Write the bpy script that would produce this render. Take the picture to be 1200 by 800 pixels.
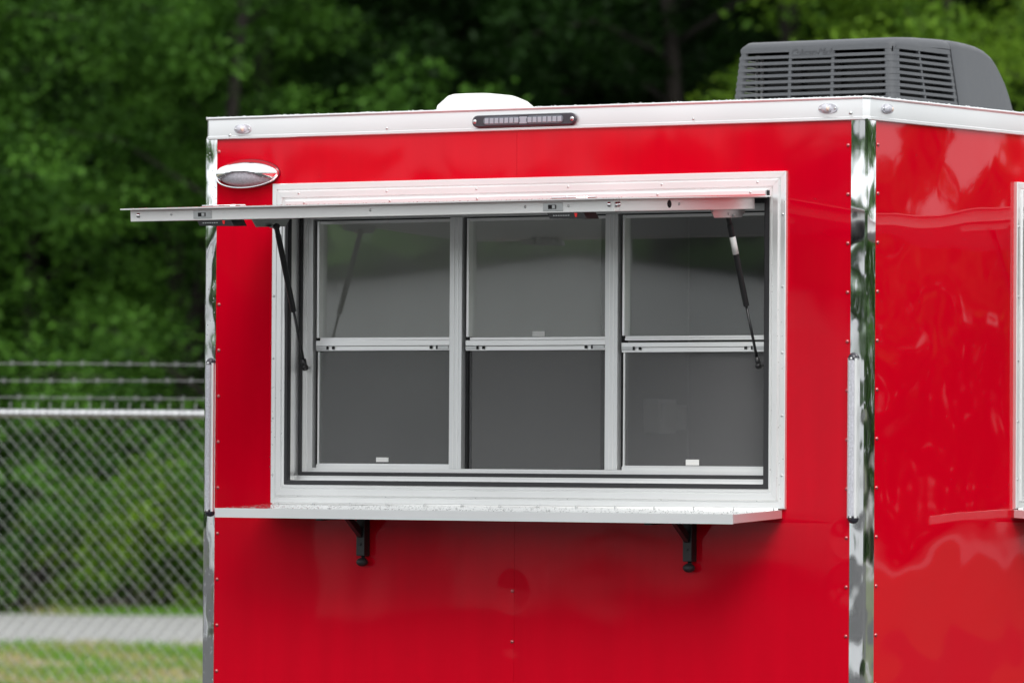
import bpy, math, random
import numpy as np
from mathutils import Matrix, Vector
R_ = math.radians
random.seed(7); RNG = np.random.default_rng(11)
for o in list(bpy.data.objects): bpy.data.objects.remove(o)
scene = bpy.context.scene; COL = scene.collection

# ------------------------------------------------------------------ camera
CAM = Vector((11.9107, -16.0554, 1.6))
YAW, PITCH, ROLL = 0.5861, 0.0193, -0.006
FH = Vector((-math.sin(YAW), math.cos(YAW), 0)); RH = Vector((math.cos(YAW), math.sin(YAW), 0))
fw = Vector((FH.x*math.cos(PITCH), FH.y*math.cos(PITCH), math.sin(PITCH)))
dn = fw.cross(RH)
r2 = RH*math.cos(ROLL) + dn*math.sin(ROLL); d2 = -RH*math.sin(ROLL) + dn*math.cos(ROLL)
cd = bpy.data.cameras.new('camera'); cam = bpy.data.objects.new('camera', cd); COL.objects.link(cam)
cam.matrix_world = Matrix(((r2.x, -d2.x, -fw.x, CAM.x), (r2.y, -d2.y, -fw.y, CAM.y), (r2.z, -d2.z, -fw.z, CAM.z), (0, 0, 0, 1)))
cd.sensor_width = 36; cd.lens = 6886.6/1200*36; cd.clip_end = 2000
cd.dof.use_dof = True; cd.dof.focus_distance = 19.0; cd.dof.aperture_fstop = 4.9
scene.camera = cam

# ------------------------------------------------------------------ sky, sun, exposure
SUN_EL, SUN_AZ = R_(46), R_(4)
world = bpy.data.worlds.new('World'); scene.world = world; world.use_nodes = True
nt = world.node_tree; nt.nodes.clear()
sky = nt.nodes.new('ShaderNodeTexSky'); sky.sky_type = 'NISHITA'; sky.sun_disc = False
sky.sun_elevation = SUN_EL; sky.sun_rotation = R_(170); sky.air_density = 1; sky.dust_density = 5; sky.ozone_density = 1
hs = nt.nodes.new('ShaderNodeHueSaturation'); hs.inputs['Saturation'].default_value = 0.12
mx = nt.nodes.new('ShaderNodeMix'); mx.data_type = 'RGBA'; mx.inputs[0].default_value = 0.72
mx.inputs[7].default_value = (9.3, 9.6, 9.9, 1)
bg = nt.nodes.new('ShaderNodeBackground'); bg.inputs[1].default_value = 0.10
wo = nt.nodes.new('ShaderNodeOutputWorld')
nt.links.new(sky.outputs[0], hs.inputs['Color']); nt.links.new(hs.outputs[0], mx.inputs[6])
nt.links.new(mx.outputs[2], bg.inputs[0]); nt.links.new(bg.outputs[0], wo.inputs[0])
sd = bpy.data.lights.new('sun', 'SUN'); sd.energy = 1.0; sd.angle = R_(30); sd.color = (1, .97, .93)
sun = bpy.data.objects.new('sun', sd); COL.objects.link(sun)
# light travels: from behind the camera, to the right, down
sdir = (FH*math.cos(SUN_AZ) - RH*math.sin(SUN_AZ))*math.cos(SUN_EL) + Vector((0, 0, -math.sin(SUN_EL)))
sun.rotation_euler = sdir.to_track_quat('-Z', 'Y').to_euler()
tos = -sdir; sky.sun_rotation = math.atan2(tos.x, tos.y)
scene.view_settings.view_transform = 'Standard'; scene.view_settings.look = 'None'
scene.view_settings.gamma = 1; scene.view_settings.use_curve_mapping = False
scene.view_settings.exposure = 0.85
scene.render.engine = 'CYCLES'
scene.cycles.max_bounces = 10; scene.cycles.transparent_max_bounces = 16

# ------------------------------------------------------------------ materials
MAT = {}
def newmat(name):
    m = bpy.data.materials.new(name); m.use_nodes = True; MAT[name] = m
    return m, m.node_tree, m.node_tree.nodes['Principled BSDF']
def pm(name, col, rough=.5, metal=0., coat=0., spec=.5, nscale=0, namt=0., rvar=0., bump=0., bscale=0, bdist=.002, stretch=(1, 1, 1), bstretch=None, puckers=()):
    m, t, p = newmat(name)
    p.inputs['Base Color'].default_value = (*col, 1); p.inputs['Roughness'].default_value = rough
    p.inputs['Metallic'].default_value = metal; p.inputs['Coat Weight'].default_value = coat
    p.inputs['Coat Roughness'].default_value = .03; p.inputs['Specular IOR Level'].default_value = spec
    if nscale or bscale:
        tc = t.nodes.new('ShaderNodeTexCoord'); mp = t.nodes.new('ShaderNodeMapping'); mp.inputs['Scale'].default_value = stretch
        t.links.new(tc.outputs['Object'], mp.inputs[0])
    if nscale:
        n = t.nodes.new('ShaderNodeTexNoise'); n.inputs['Scale'].default_value = nscale; n.inputs['Detail'].default_value = 6 if metal == 0 else 2
        t.links.new(mp.outputs[0], n.inputs['Vector'])
        if namt:
            r = t.nodes.new('ShaderNodeMapRange'); r.inputs[1].default_value = .3; r.inputs[2].default_value = .7
            r.inputs[3].default_value = 1-namt; r.inputs[4].default_value = 1+namt*.4
            t.links.new(n.outputs[0], r.inputs[0])
            v = t.nodes.new('ShaderNodeVectorMath'); v.operation = 'SCALE'; v.inputs[0].default_value = col
            t.links.new(r.outputs[0], v.inputs['Scale']); t.links.new(v.outputs[0], p.inputs['Base Color'])
        if rvar:
            r = t.nodes.new('ShaderNodeMapRange'); r.inputs[1].default_value = .3; r.inputs[2].default_value = .7
            r.inputs[3].default_value = rough-rvar; r.inputs[4].default_value = rough+rvar
            t.links.new(n.outputs[0], r.inputs[0]); t.links.new(r.outputs[0], p.inputs['Roughness'])
    if bscale:
        if bstretch:
            mp = t.nodes.new('ShaderNodeMapping'); mp.inputs['Scale'].default_value = bstretch; t.links.new(tc.outputs['Object'], mp.inputs[0])
        n = t.nodes.new('ShaderNodeTexNoise'); n.inputs['Scale'].default_value = bscale; n.inputs['Detail'].default_value = 1.6
        t.links.new(mp.outputs[0], n.inputs['Vector'])
        b = t.nodes.new('ShaderNodeBump'); b.inputs['Strength'].default_value = bump; b.inputs['Distance'].default_value = bdist
        hsock = n.outputs[0]
        for pk in puckers:      # sheet metal pulled in round a screw
            ds = t.nodes.new('ShaderNodeVectorMath'); ds.operation = 'DISTANCE'; ds.inputs[1].default_value = pk; t.links.new(tc.outputs['Object'], ds.inputs[0])
            mr = t.nodes.new('ShaderNodeMapRange'); mr.interpolation_type = 'SMOOTHERSTEP'; mr.inputs[1].default_value = 0; mr.inputs[2].default_value = .085; mr.inputs[3].default_value = -.11; mr.inputs[4].default_value = 0
            t.links.new(ds.outputs['Value'], mr.inputs[0]); ad = t.nodes.new('ShaderNodeMath'); t.links.new(hsock, ad.inputs[0]); t.links.new(mr.outputs[0], ad.inputs[1]); hsock = ad.outputs[0]
        t.links.new(hsock, b.inputs['Height']); t.links.new(b.outputs[0], p.inputs['Normal'])
        if coat: t.links.new(b.outputs[0], p.inputs['Coat Normal'])
    return m
RED = pm('glossy_red_paint', (.51, .0, .011), rough=.35, coat=.42, spec=.0, bscale=1.3, bump=1, bdist=.0045, nscale=5, namt=.07, stretch=(3, 3, .25), bstretch=(1, 1, 1), puckers=[(1.259, 0, 1.155), (1.259, 0, .99), (1.259, 0, .83), (2.5235, 0, 1.19), (2.5235, 0, 1.345)])
REDS = pm('glossy_red_paint_wavy_lit', (.57, .0, .011), rough=.35, coat=.72, spec=.0, bscale=1.7, bump=1, bdist=.014)  # same paint as the rear; the side wall's brighter light is in the colour
ALU = pm('satin_aluminium', (.88, .885, .88), rough=.34, metal=.75, nscale=2.5, namt=.06)
MILL = pm('mill_aluminium', (.88, .88, .865), rough=.34, metal=.55, nscale=3, namt=.07)
WALU = pm('white_aluminium', (.80, .81, .81), rough=.36, metal=.75, nscale=2.2, namt=.05)
POL = pm('polished_stainless', (.90, .91, .92), rough=.06, metal=1, bscale=8, bump=1, bdist=.009, stretch=(1, 1, .45))
CHR = pm('chrome', (.92, .92, .93), rough=.03, metal=1)
STL = pm('zinc_steel', (.55, .56, .56), rough=.35, metal=1)
BLK = pm('black_coated_steel', (.012, .012, .013), rough=.38)
RUB = pm('black_rubber', (.018, .018, .020), rough=.55)
BRU = pm('grey_worn_gasket', (.022, .022, .024), rough=.6)
WHT = pm('white_plastic', (.82, .82, .80), rough=.4)
WHB = pm('bright_white_plastic', (.94, .94, .93), rough=.35)
TAG = pm('paper_tag', (.72, .72, .70), rough=.6)
GAP = pm('dark_gap', (.01, .01, .011), rough=.8)
ABS = pm('grey_abs_plastic', (.066, .070, .077), rough=.48, nscale=60, namt=.08, rvar=.05)
FIN = pm('condenser_fins', (.012, .012, .013), rough=.6)
LINER = pm('interior_liner', (.86, .86, .84), rough=.4, nscale=3, namt=.05)
LINED = pm('interior_grey_panel', (.40, .40, .41), rough=.5)
FLOORM = pm('interior_floor', (.5, .5, .5), rough=.6, nscale=40, namt=.2)
REDP = pm('red_plastic', (.6, .01, .01), rough=.4)
CLEAR = pm('clear_lens', (.52, .52, .57), rough=.12, spec=.7, nscale=160, namt=.25)
LEDC = pm('led_cell', (.30, .33, .38), rough=.12, spec=.8)
BLENS = pm('smoked_clear_lens', (.10, .11, .13), rough=.1, spec=.7)
RSTL = pm('painted_screw', (.55, .15, .16), rough=.28, metal=.8)
LDARK = pm('smoked_housing', (.035, .033, .042), rough=.15)
AMB = pm('amber_lens', (.70, .56, .48), rough=.15)
TYRE = pm('tyre_rubber', (.02, .02, .02), rough=.8)
WATER = pm('water_drop', (.9, .9, .9), rough=.02)
MAT['water_drop'].node_tree.nodes['Principled BSDF'].inputs['Transmission Weight'].default_value = 1
MAT['water_drop'].node_tree.nodes['Principled BSDF'].inputs['IOR'].default_value = 1.33
GALV = pm('galvanised_steel', (.40, .41, .42), rough=.42, metal=.8)
WIRE = pm('galvanised_wire', (.27, .28, .28), rough=.5, metal=.6)
BARK = pm('bark', (.018, .014, .011), rough=.9, nscale=6, namt=.4, stretch=(1, 1, .25))
ASPH = pm('lot_gravel', (.060, .060, .060), rough=.9, spec=.15, nscale=30, namt=.3)
ROADM = pm('pale_road', (.30, .30, .29), rough=.7, nscale=2.5, namt=.18)
SOIL = None

def glassmat(name, tint, base=.04):
    m = bpy.data.materials.new(name); m.use_nodes = True; t = m.node_tree; t.nodes.clear(); MAT[name] = m
    o = t.nodes.new('ShaderNodeOutputMaterial'); mix = t.nodes.new('ShaderNodeMixShader')
    tr = t.nodes.new('ShaderNodeBsdfTransparent'); tr.inputs[0].default_value = (*tint, 1)
    gl = t.nodes.new('ShaderNodeBsdfGlossy'); gl.inputs['Roughness'].default_value = .01
    lw = t.nodes.new('ShaderNodeLayerWeight'); pw = t.nodes.new('ShaderNodeMath'); pw.operation = 'POWER'; pw.inputs[1].default_value = 5
    ml = t.nodes.new('ShaderNodeMath'); ml.operation = 'MULTIPLY_ADD'; ml.inputs[1].default_value = .96; ml.inputs[2].default_value = base
    t.links.new(lw.outputs['Facing'], pw.inputs[0]); t.links.new(pw.outputs[0], ml.inputs[0]); t.links.new(ml.outputs[0], mix.inputs[0])
    t.links.new(tr.outputs[0], mix.inputs[1]); t.links.new(gl.outputs[0], mix.inputs[2]); t.links.new(mix.outputs[0], o.inputs[0])
    return m
GLASS = glassmat('window_glass', (.97, .98, .975), .095)
def screenmat():
    m = bpy.data.materials.new('insect_screen'); m.use_nodes = True; t = m.node_tree; t.nodes.clear()
    o = t.nodes.new('ShaderNodeOutputMaterial'); mix = t.nodes.new('ShaderNodeMixShader'); mix.inputs[0].default_value = .42
    tr = t.nodes.new('ShaderNodeBsdfTransparent'); df = t.nodes.new('ShaderNodeBsdfDiffuse'); df.inputs[0].default_value = (.15, .15, .153, 1)
    t.links.new(tr.outputs[0], mix.inputs[1]); t.links.new(df.outputs[0], mix.inputs[2]); t.links.new(mix.outputs[0], o.inputs[0]); return m
SCREEN = screenmat()
def leafmat(name, c0, c1):
    m = bpy.data.materials.new(name); m.use_nodes = True; t = m.node_tree; t.nodes.clear()
    o = t.nodes.new('ShaderNodeOutputMaterial'); mix = t.nodes.new('ShaderNodeMixShader'); mix.inputs[0].default_value = .35
    at = t.nodes.new('ShaderNodeAttribute'); at.attribute_name = 'tint'
    cr = t.nodes.new('ShaderNodeMix'); cr.data_type = 'RGBA'; cr.inputs[6].default_value = (*c0, 1); cr.inputs[7].default_value = (*c1, 1)
    t.links.new(at.outputs['Fac'], cr.inputs[0])
    pb = t.nodes.new('ShaderNodeBsdfPrincipled'); pb.inputs['Roughness'].default_value = .5; pb.inputs['Specular IOR Level'].default_value = .12
    tl = t.nodes.new('ShaderNodeBsdfTranslucent')
    t.links.new(cr.outputs[2], pb.inputs['Base Color']); t.links.new(cr.outputs[2], tl.inputs[0])
    t.links.new(pb.outputs[0], mix.inputs[1]); t.links.new(tl.outputs[0], mix.inputs[2]); t.links.new(mix.outputs[0], o.inputs[0]); return m
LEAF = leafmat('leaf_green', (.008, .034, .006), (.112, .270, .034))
LEAFD = leafmat('leaf_shaded', (.006, .020, .004), (.022, .062, .010))  # leaf green darkened: the shade inside the forest is put into the colour
LEAFB = leafmat('leaf_bright', (.030, .090, .009), (.210, .370, .030))
GRASSM = leafmat('grass_blade', (.12, .27, .03), (.42, .34, .19))
def groundmat():
    m, t, p = newmat('grassy_ground')
    tc = t.nodes.new('ShaderNodeTexCoord'); n = t.nodes.new('ShaderNodeTexNoise'); n.inputs['Scale'].default_value = .9; n.inputs['Detail'].default_value = 8
    t.links.new(tc.outputs['Object'], n.inputs['Vector'])
    cr = t.nodes.new('ShaderNodeValToRGB'); e = cr.color_ramp.elements
    e[0].position = .38; e[0].color = (.035, .075, .015, 1); e[1].position = .62; e[1].color = (.10, .09, .045, 1)
    t.links.new(n.outputs[0], cr.inputs[0]); t.links.new(cr.outputs[0], p.inputs['Base Color']); p.inputs['Roughness'].default_value = .95
    return m
GROUND = groundmat()
LITTER = pm('leaf_litter', (.05, .042, .028), rough=.95, nscale=3, namt=.4)

# ------------------------------------------------------------------ mesh helpers
class MB:
    def __init__(s): s.v = []; s.f = []
    def add(s, vs, fs):
        b = len(s.v); s.v += [tuple(v) for v in vs]; s.f += [tuple(b+i for i in f) for f in fs]; return s
    def box(s, x0, x1, y0, y1, z0, z1):
        return s.add([(x0, y0, z0), (x1, y0, z0), (x1, y1, z0), (x0, y1, z0), (x0, y0, z1), (x1, y0, z1), (x1, y1, z1), (x0, y1, z1)],
            [(0, 3, 2, 1), (4, 5, 6, 7), (0, 1, 5, 4), (1, 2, 6, 5), (2, 3, 7, 6), (3, 0, 4, 7)])
    def prism(s, poly, axis, a, b):
        n = len(poly)
        def P(p, t): return (t, p[0], p[1]) if axis == 'x' else (p[0], t, p[1]) if axis == 'y' else (p[0], p[1], t)
        return s.add([P(p, a) for p in poly]+[P(p, b) for p in poly],
            [tuple(range(n-1, -1, -1)), tuple(range(n, 2*n))]+[(i, (i+1) % n, n+(i+1) % n, n+i) for i in range(n)])
    def cyl(s, p0, p1, r, n=12, r1=None):
        return s.tube([p0, p1], [r, r if r1 is None else r1], n)
    def tube(s, path, rs, n=8):
        path = [Vector(p) for p in path]
        if not isinstance(rs, (list, tuple)): rs = [rs]*len(path)
        vs = []; fs = []
        for i, p in enumerate(path):
            t = (path[min(i+1, len(path)-1)]-path[max(i-1, 0)]).normalized()
            a = t.cross(Vector((0, 0, 1)) if abs(t.z) < .95 else Vector((1, 0, 0))).normalized(); b = t.cross(a)
            for k in range(n):
                w = 2*math.pi*k/n; vs.append(p+(a*math.cos(w)+b*math.sin(w))*rs[i])
        for i in range(len(path)-1):
            for k in range(n): fs.append((i*n+k, i*n+(k+1) % n, (i+1)*n+(k+1) % n, (i+1)*n+k))
        fs.append(tuple(range(n))[::-1]); fs.append(tuple((len(path)-1)*n+k for k in range(n)))
        return s.add(vs, fs)
    def ell(s, c, rx, ry, rz, nu=12, nv=8, keep=None):
        vs = []; fs = []
        for j in range(nv+1):
            th = math.pi*j/nv
            for i in range(nu):
                ph = 2*math.pi*i/nu
                vs.append((c[0]+rx*math.sin(th)*math.cos(ph), c[1]+ry*math.sin(th)*math.sin(ph), c[2]+rz*math.cos(th)))
        for j in range(nv):
            for i in range(nu):
                q = (j*nu+i, (j+1)*nu+i, (j+1)*nu+(i+1) % nu, j*nu+(i+1) % nu)
                if keep:
                    m = [sum(vs[k][a] for k in q)/4-c[a] for a in range(3)]
                    if not keep(*m): continue
                fs.append(q)
        return s.add(vs, fs)
    def ring(s, o, i, y0, y1):   # rectangular ring; o, i = (x0,x1,z0,z1)
        vs = []
        for y in (y0, y1):
            for r in (o, i): vs += [(r[0], y, r[2]), (r[1], y, r[2]), (r[1], y, r[3]), (r[0], y, r[3])]
        fs = []
        for k in range(4):
            j = (k+1) % 4
            fs += [(k, j, 4+j, 4+k), (8+j, 8+k, 12+k, 12+j), (j, k, 8+k, 8+j), (4+k, 4+j, 12+j, 12+k)]
        return s.add(vs, fs)
    def mesh(s, name, mat, smooth=False):
        me = bpy.data.meshes.new(name); me.from_pydata(s.v, [], s.f); me.materials.append(mat)
        bm_fix(me)
        if smooth: me.polygons.foreach_set('use_smooth', [True]*len(me.polygons))
        return me
import bmesh
def bm_fix(me):
    bm = bmesh.new(); bm.from_mesh(me); bmesh.ops.recalc_face_normals(bm, faces=bm.faces); bm.to_mesh(me); bm.free()
def tag(o, label=None, cat=None, group=None, kind=None):
    if label: o['label'] = label
    if cat: o['category'] = cat
    if group: o['group'] = group
    if kind: o['kind'] = kind
    return o
def empty(name, loc, rz=0):
    o = bpy.data.objects.new(name, None); COL.objects.link(o); o.location = loc; o.rotation_euler = (0, 0, rz); o.empty_display_size = .2
    return o
def link(name, me, parent=None, loc=None, rot=None, scale=None):
    o = bpy.data.objects.new(name, me); COL.objects.link(o)
    if parent:
        o.parent = parent
        if parent is TR and loc is None: o.location = -TR.location
        elif loc is not None: o.location = Vector(loc) - (TR.location if parent is TR else Vector())
    elif loc is not None: o.location = loc
    if rot: o.rotation_euler = rot
    if scale: o.scale = scale
    return o
def part(name, mb, mat, parent, bevel=0, smooth=False, label=None, segs=2):
    o = link(name, mb.mesh(name, mat, smooth), parent)
    if bevel:
        b = o.modifiers.new('bevel', 'BEVEL'); b.width = bevel; b.segments = segs; b.limit_method = 'ANGLE'; b.angle_limit = R_(35)
    if smooth:
        a = o.data
    if label: o['label'] = label
    return o
def autosmooth(o, ang=35):
    bm = bmesh.new(); bm.from_mesh(o.data)
    for f in bm.faces: f.smooth = True
    for e in bm.edges:
        if len(e.link_faces) == 2 and e.calc_face_angle(0) > R_(ang): e.smooth = False
    bm.to_mesh(o.data); bm.free(); return o
TR = None
def copy_part(o, M):
    """copy a trailer part with its sub-parts to another wall of the trailer"""
    c = o.copy(); COL.objects.link(c); c.parent = TR
    c.matrix_basis = Matrix.Translation(-TR.location) @ M @ Matrix.Translation(TR.location) @ o.matrix_basis
    for ch in o.children:
        d = ch.copy(); COL.objects.link(d); d.parent = c
    return c

# ------------------------------------------------------------------ setting: ground, lot, road
def wp(s, d, z=0.): return Vector((CAM.x+FH.x*d+RH.x*s, CAM.y+FH.y*d+RH.y*s, z))
def strip(name, s0, s1, d0, d1, z, mat):
    q = [wp(s0, d0, z), wp(s1, d0, z), wp(s1, d1, z), wp(s0, d1, z)]
    o = link(name, MB().add(q, [(0, 1, 2, 3)]).mesh(name, mat)); o['kind'] = 'structure'; return o
strip('ground', -700, 700, -700, 700, 0, GROUND)
strip('parking_lot', -90, 60, -60, 31.4, .004, ASPH)
VERGE = pm('verge_soil', (.27, .22, .12), rough=.95, nscale=2, namt=.3)
strip('verge', -60, 14, 31.4, 48.3, .004, VERGE)
strip('road', -300, 300, 48.3, 57.8, .008, ROADM)
strip('forest_floor', -120, 120, 58.6, 140, .004, LITTER)

# ------------------------------------------------------------------ food trailer
W, L = 2.59, 4.88
ZB, ZF, ZT = .42, 2.6635, 2.739
TR = empty('food_trailer', (W/2, L/2, 0))
tag(TR, 'glossy red food concession trailer with silver trim and propped-open serving window', 'food trailer')

F0 = (.286, 2.302, 1.434, 2.508)      # window trim outer edge
SIDE = Matrix.Translation((W, .680, 0)) @ Matrix.Rotation(math.pi/2, 4, 'Z')
def holed(x0, x1, z0, z1, hole, y0=0., y1=.003):
    xs = sorted({x0, x1, *(h for h in hole[:2] if x0 < h < x1)}); zs = sorted({z0, z1, *hole[2:]})
    m = MB()
    cells = []
    for i in range(len(xs)-1):
        for j in range(len(zs)-1):
            cx, cz = (xs[i]+xs[i+1])/2, (zs[j]+zs[j+1])/2
            if not (hole[0] < cx < hole[1] and hole[2] < cz < hole[3]): cells.append((i, j))
    vid = {}
    def V(i, j, y):
        k = (i, j, y)
        if k not in vid: vid[k] = len(m.v); m.v.append((xs[i], y, zs[j]))
        return vid[k]
    for i, j in cells:
        m.f.append((V(i, j, y0), V(i+1, j, y0), V(i+1, j+1, y0), V(i, j+1, y0)))
        m.f.append((V(i, j, y1), V(i, j+1, y1), V(i+1, j+1, y1), V(i+1, j, y1)))
        for di, dj, a, b in ((-1, 0, (0, 0), (0, 1)), (1, 0, (1, 0), (1, 1)), (0, -1, (0, 0), (1, 0)), (0, 1, (0, 1), (1, 1))):
            if (i+di, j+dj) not in cells:
                m.f.append((V(i+a[0], j+a[1], y0), V(i+b[0], j+b[1], y0), V(i+b[0], j+b[1], y1), V(i+a[0], j+a[1], y1)))
    return m
HOLE = (.336, 2.254, 1.488, 2.462)
pL = part('rear_panel', holed(.012, 1.2656, ZB, ZF+.03, HOLE), RED, TR, label='red sheet left of the rear panel seam')
pR = part('rear_panel', holed(1.2664, W-.012, ZB, ZF+.03, HOLE), RED, TR, label='red sheet right of the rear panel seam')
pS = part('side_panel', holed(.012-.680, L-.012-.680, ZB, ZF+.03, HOLE), REDS, TR); pS.matrix_basis = Matrix.Translation(-TR.location) @ SIDE
part('side_panel', MB().box(0, .003, .012, L-.012, ZB, ZF+.03), RED, TR)
fpn = part('front_panel', holed(.012, W-.012, ZB, ZF+.03, (.22, 2.37, .56, 2.54)), RED, TR); fpn.location.y += L-.003  # opening added in the unseen end wall to let daylight inside
# wall core behind the skins (the inside lining)
lin = part('inner_lining', holed(.01, W-.01, ZB, ZF+.03, HOLE, .0045, .05), LINER, TR)
sl = part('inner_lining', holed(.06-.680, L-.06-.680, ZB, ZF+.03, HOLE, .0045, .05), LINER, TR); sl.matrix_basis = Matrix.Translation(-TR.location) @ SIDE
part('inner_lining', MB().box(.0045, .03, .06, L-.06, ZB, ZF+.03), LINER, TR)
fln = part('inner_lining', holed(.04, W-.06, ZB, ZF+.03, (.22, 2.37, .56, 2.54), 0, .055), LINER, TR); fln.location.y += L-.060
part('trailer_floor', MB().box(.035, W-.055, .055, L-.065, ZB, ZB+.12), FLOORM, TR)
part('roof_sheet', MB().box(.01, W-.01, .01, L-.01, ZF+.035, ZT-.006), WHT, TR)
# inside the trailer
part('partition', MB().box(.0325, .55, 3.06, 3.10, ZB+.13, 2.69), LINED, TR)
part('wall_board', MB().box(.0308, .0322, 2.44, 3.055, ZB+.13, 2.68), pm('grey_wall_board', (.46, .46, .455), rough=.45), TR)
bb = part('breaker_box', MB().box(.0325, .100, 2.735, 2.865, 1.685, 1.815), WHB, TR, bevel=.004)
part('breaker_door', MB().box(.0995, .108, 2.755, 2.845, 1.70, 1.80), WHB, bb, bevel=.002)
sw = part('switch_plate', MB().box(.0325, .060, 2.885, 3.005, 1.70, 1.795), WHB, TR, bevel=.003)
for k in range(3): part('switch', MB().box(.0595, .070, 2.905+k*.034, 2.922+k*.034, 1.725, 1.77), WHT, sw, bevel=.002)

# corner trims
tw = .054
ct = part('corner_trim', MB().prism([(W-tw, -.003), (W-.004, -.003), (W+.001, -.001), (W+.003, .004), (W+.003, tw), (W-.0002, tw), (W-.0002, .0002), (W-tw, .0002)], 'z', ZB, ZF+.004), POL, TR, label='polished corner trim on the near corner')
cl = part('corner_trim', MB().prism([(.047, -.003), (.004, -.003), (0, -.002), (-.003, .002), (-.003, tw), (-.0002, tw), (-.0002, .0002), (.047, .0002)], 'z', ZB, ZF+.004), POL, TR, label='water speckled corner trim on the left')
part('corner_trim', MB().prism([(W-tw, L+.003), (W+.003, L+.003), (W+.003, L-tw), (W+.0002, L-tw), (W+.0002, L+.0002), (W-tw, L+.0002)], 'z', ZB, ZF+.004), POL, TR)
part('corner_trim', MB().prism([(tw, L+.003), (-.003, L+.003), (-.003, L-tw), (-.0002, L-tw), (-.0002, L+.0002), (tw, L+.0002)], 'z', ZB, ZF+.004), POL, TR)
part('bottom_rail', MB().ring((-.004, W+.006, 0, 0), (.02, W-.02, 0, 0), 0, 0) if False else MB().box(0, W, -.006, -.0005, ZB-.05, ZB+.05), ALU, TR)
part('bottom_rail', MB().box(W+.0005, W+.006, 0, L, ZB-.05, ZB+.05), ALU, TR)

# roof fascia: one mitred profile round the roof edge
def loop_profile(path, prof, closed=True):
    n = len(path); m = MB(); k = len(prof); rows = []
    for i in range(n):
        p = Vector(path[i]); a = Vector(path[i-1]); b = Vector(path[(i+1) % n])
        d1 = (p-a).normalized(); dd = (b-p).normalized()
        n1 = Vector((d1.y, -d1.x)); n2 = Vector((dd.y, -dd.x))
        bi = (n1+n2); bi = bi/ (bi.dot(n1))
        rows.append([(p.x+bi.x*o, p.y+bi.y*o, z) for o, z in prof])
    for r in rows: m.v += r
    for i in range(n):
        j = (i+1) % n
        for q in range(k-1): m.f.append((i*k+q, j*k+q, j*k+q+1, i*k+q+1))
    return m
c = .014
fpath = [(.002, c), (c+.002, 0), (W-c, 0), (W, c), (W, L-c), (W-c, L), (c, L), (0, L-c)]
fprof = [(-.02, ZF), (.007, ZF), (.0095, ZF+.002), (.0095, ZF+.009), (.006, ZF+.012), (.006, ZT-.013), (.0055, ZT-.0095), (.0105, ZT-.008), (.0115, ZT-.004), (.010, ZT), (-.05, ZT+.001)]
fas = part('roof_fascia', loop_profile(fpath, fprof), WALU, TR, label='white aluminium fascia round the roof edge'); autosmooth(fas, 25)

# screw heads (shared mesh)
sm = MB().ell((0, 0, 0), .0062, .0048, .0062, 10, 6, keep=lambda x, y, z: y < 0.0005)
SCR = sm.mesh('screw', STL, True)
SCRR = MB().ell((0, 0, 0), .0062, .0048, .0062, 10, 6, keep=lambda x, y, z: y < 0.0005).mesh('screw_red', RSTL, True)
SCRS = MB().ell((0, 0, 0), .0045, .003, .0045, 8, 5, keep=lambda x, y, z: y < 0.0004).mesh('screw_small', STL, True)
SCRB = MB().ell((0, 0, 0), .0045, .003, .0045, 8, 5, keep=lambda x, y, z: y < 0.0004).mesh('screw_black', BLK, True)
def screw(parent, x, y, z, me=None, rz=0):
    o = link('screw', me or SCR, parent); base = Vector((0, 0, 0)) if parent is not TR else -TR.location
    o.location = base+Vector((x, y, z)); o.rotation_euler = (0, 0, rz); return o
for k in range(13):
    z = 2.585-.155*k
    if k == 0: screw(pL, .054, -.0005, 2.623, SCRR)
    elif k not in (1, 2): screw(pL, .058, -.0005, z-.016, SCRR)
    screw(pR, 2.5235, -.0005, z, SCRR)
    screw(pS, .071-.680, -.0005, z+.004, SCRR)
for z in (1.155, .99, .83): screw(pL, 1.2590, -.0005, z, SCRR)
screw(fas, .103, -.0065, 2.676); screw(fas, 2.535, -.0065, 2.686)
for x in (.75, 1.95): screw(fas, x, -.0065, 2.683, SCRS)

# ---- lights on the rear
def marker(x, y, z, rz=0):
    b = MB(); pts = []
    for k in range(24):
        a = 2*math.pi*k/24; pts.append((.034*math.copysign(abs(math.cos(a))**.8, math.cos(a)), .0155*math.copysign(abs(math.sin(a))**.8, math.sin(a))))
    b.prism(pts, 'y', -.004, .002)
    o = part('marker_light', b, CLEAR, TR, label='small clear clearance light on the roof fascia')
    o.location = Vector((x, y, z))-TR.location; o.rotation_euler = (0, 0, rz)
    part('lens', MB().ell((-.004, -.003, 0), .021, .016, .0155, 14, 8, keep=lambda x, y, z: y < 0), CLEAR, o, smooth=True)
    part('bulb', MB().ell((.007, -.0135, -.001), .006, .007, .008, 8, 6), AMB, o, smooth=True)
    for s in (-1, 1): screw(o, .028*s, -.004, 0, SCRS)
    return o
marker(.157, -.006, 2.696); marker(2.452, -.006, 2.702); marker(W+.006, .118, 2.7035, math.pi/2)

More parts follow.
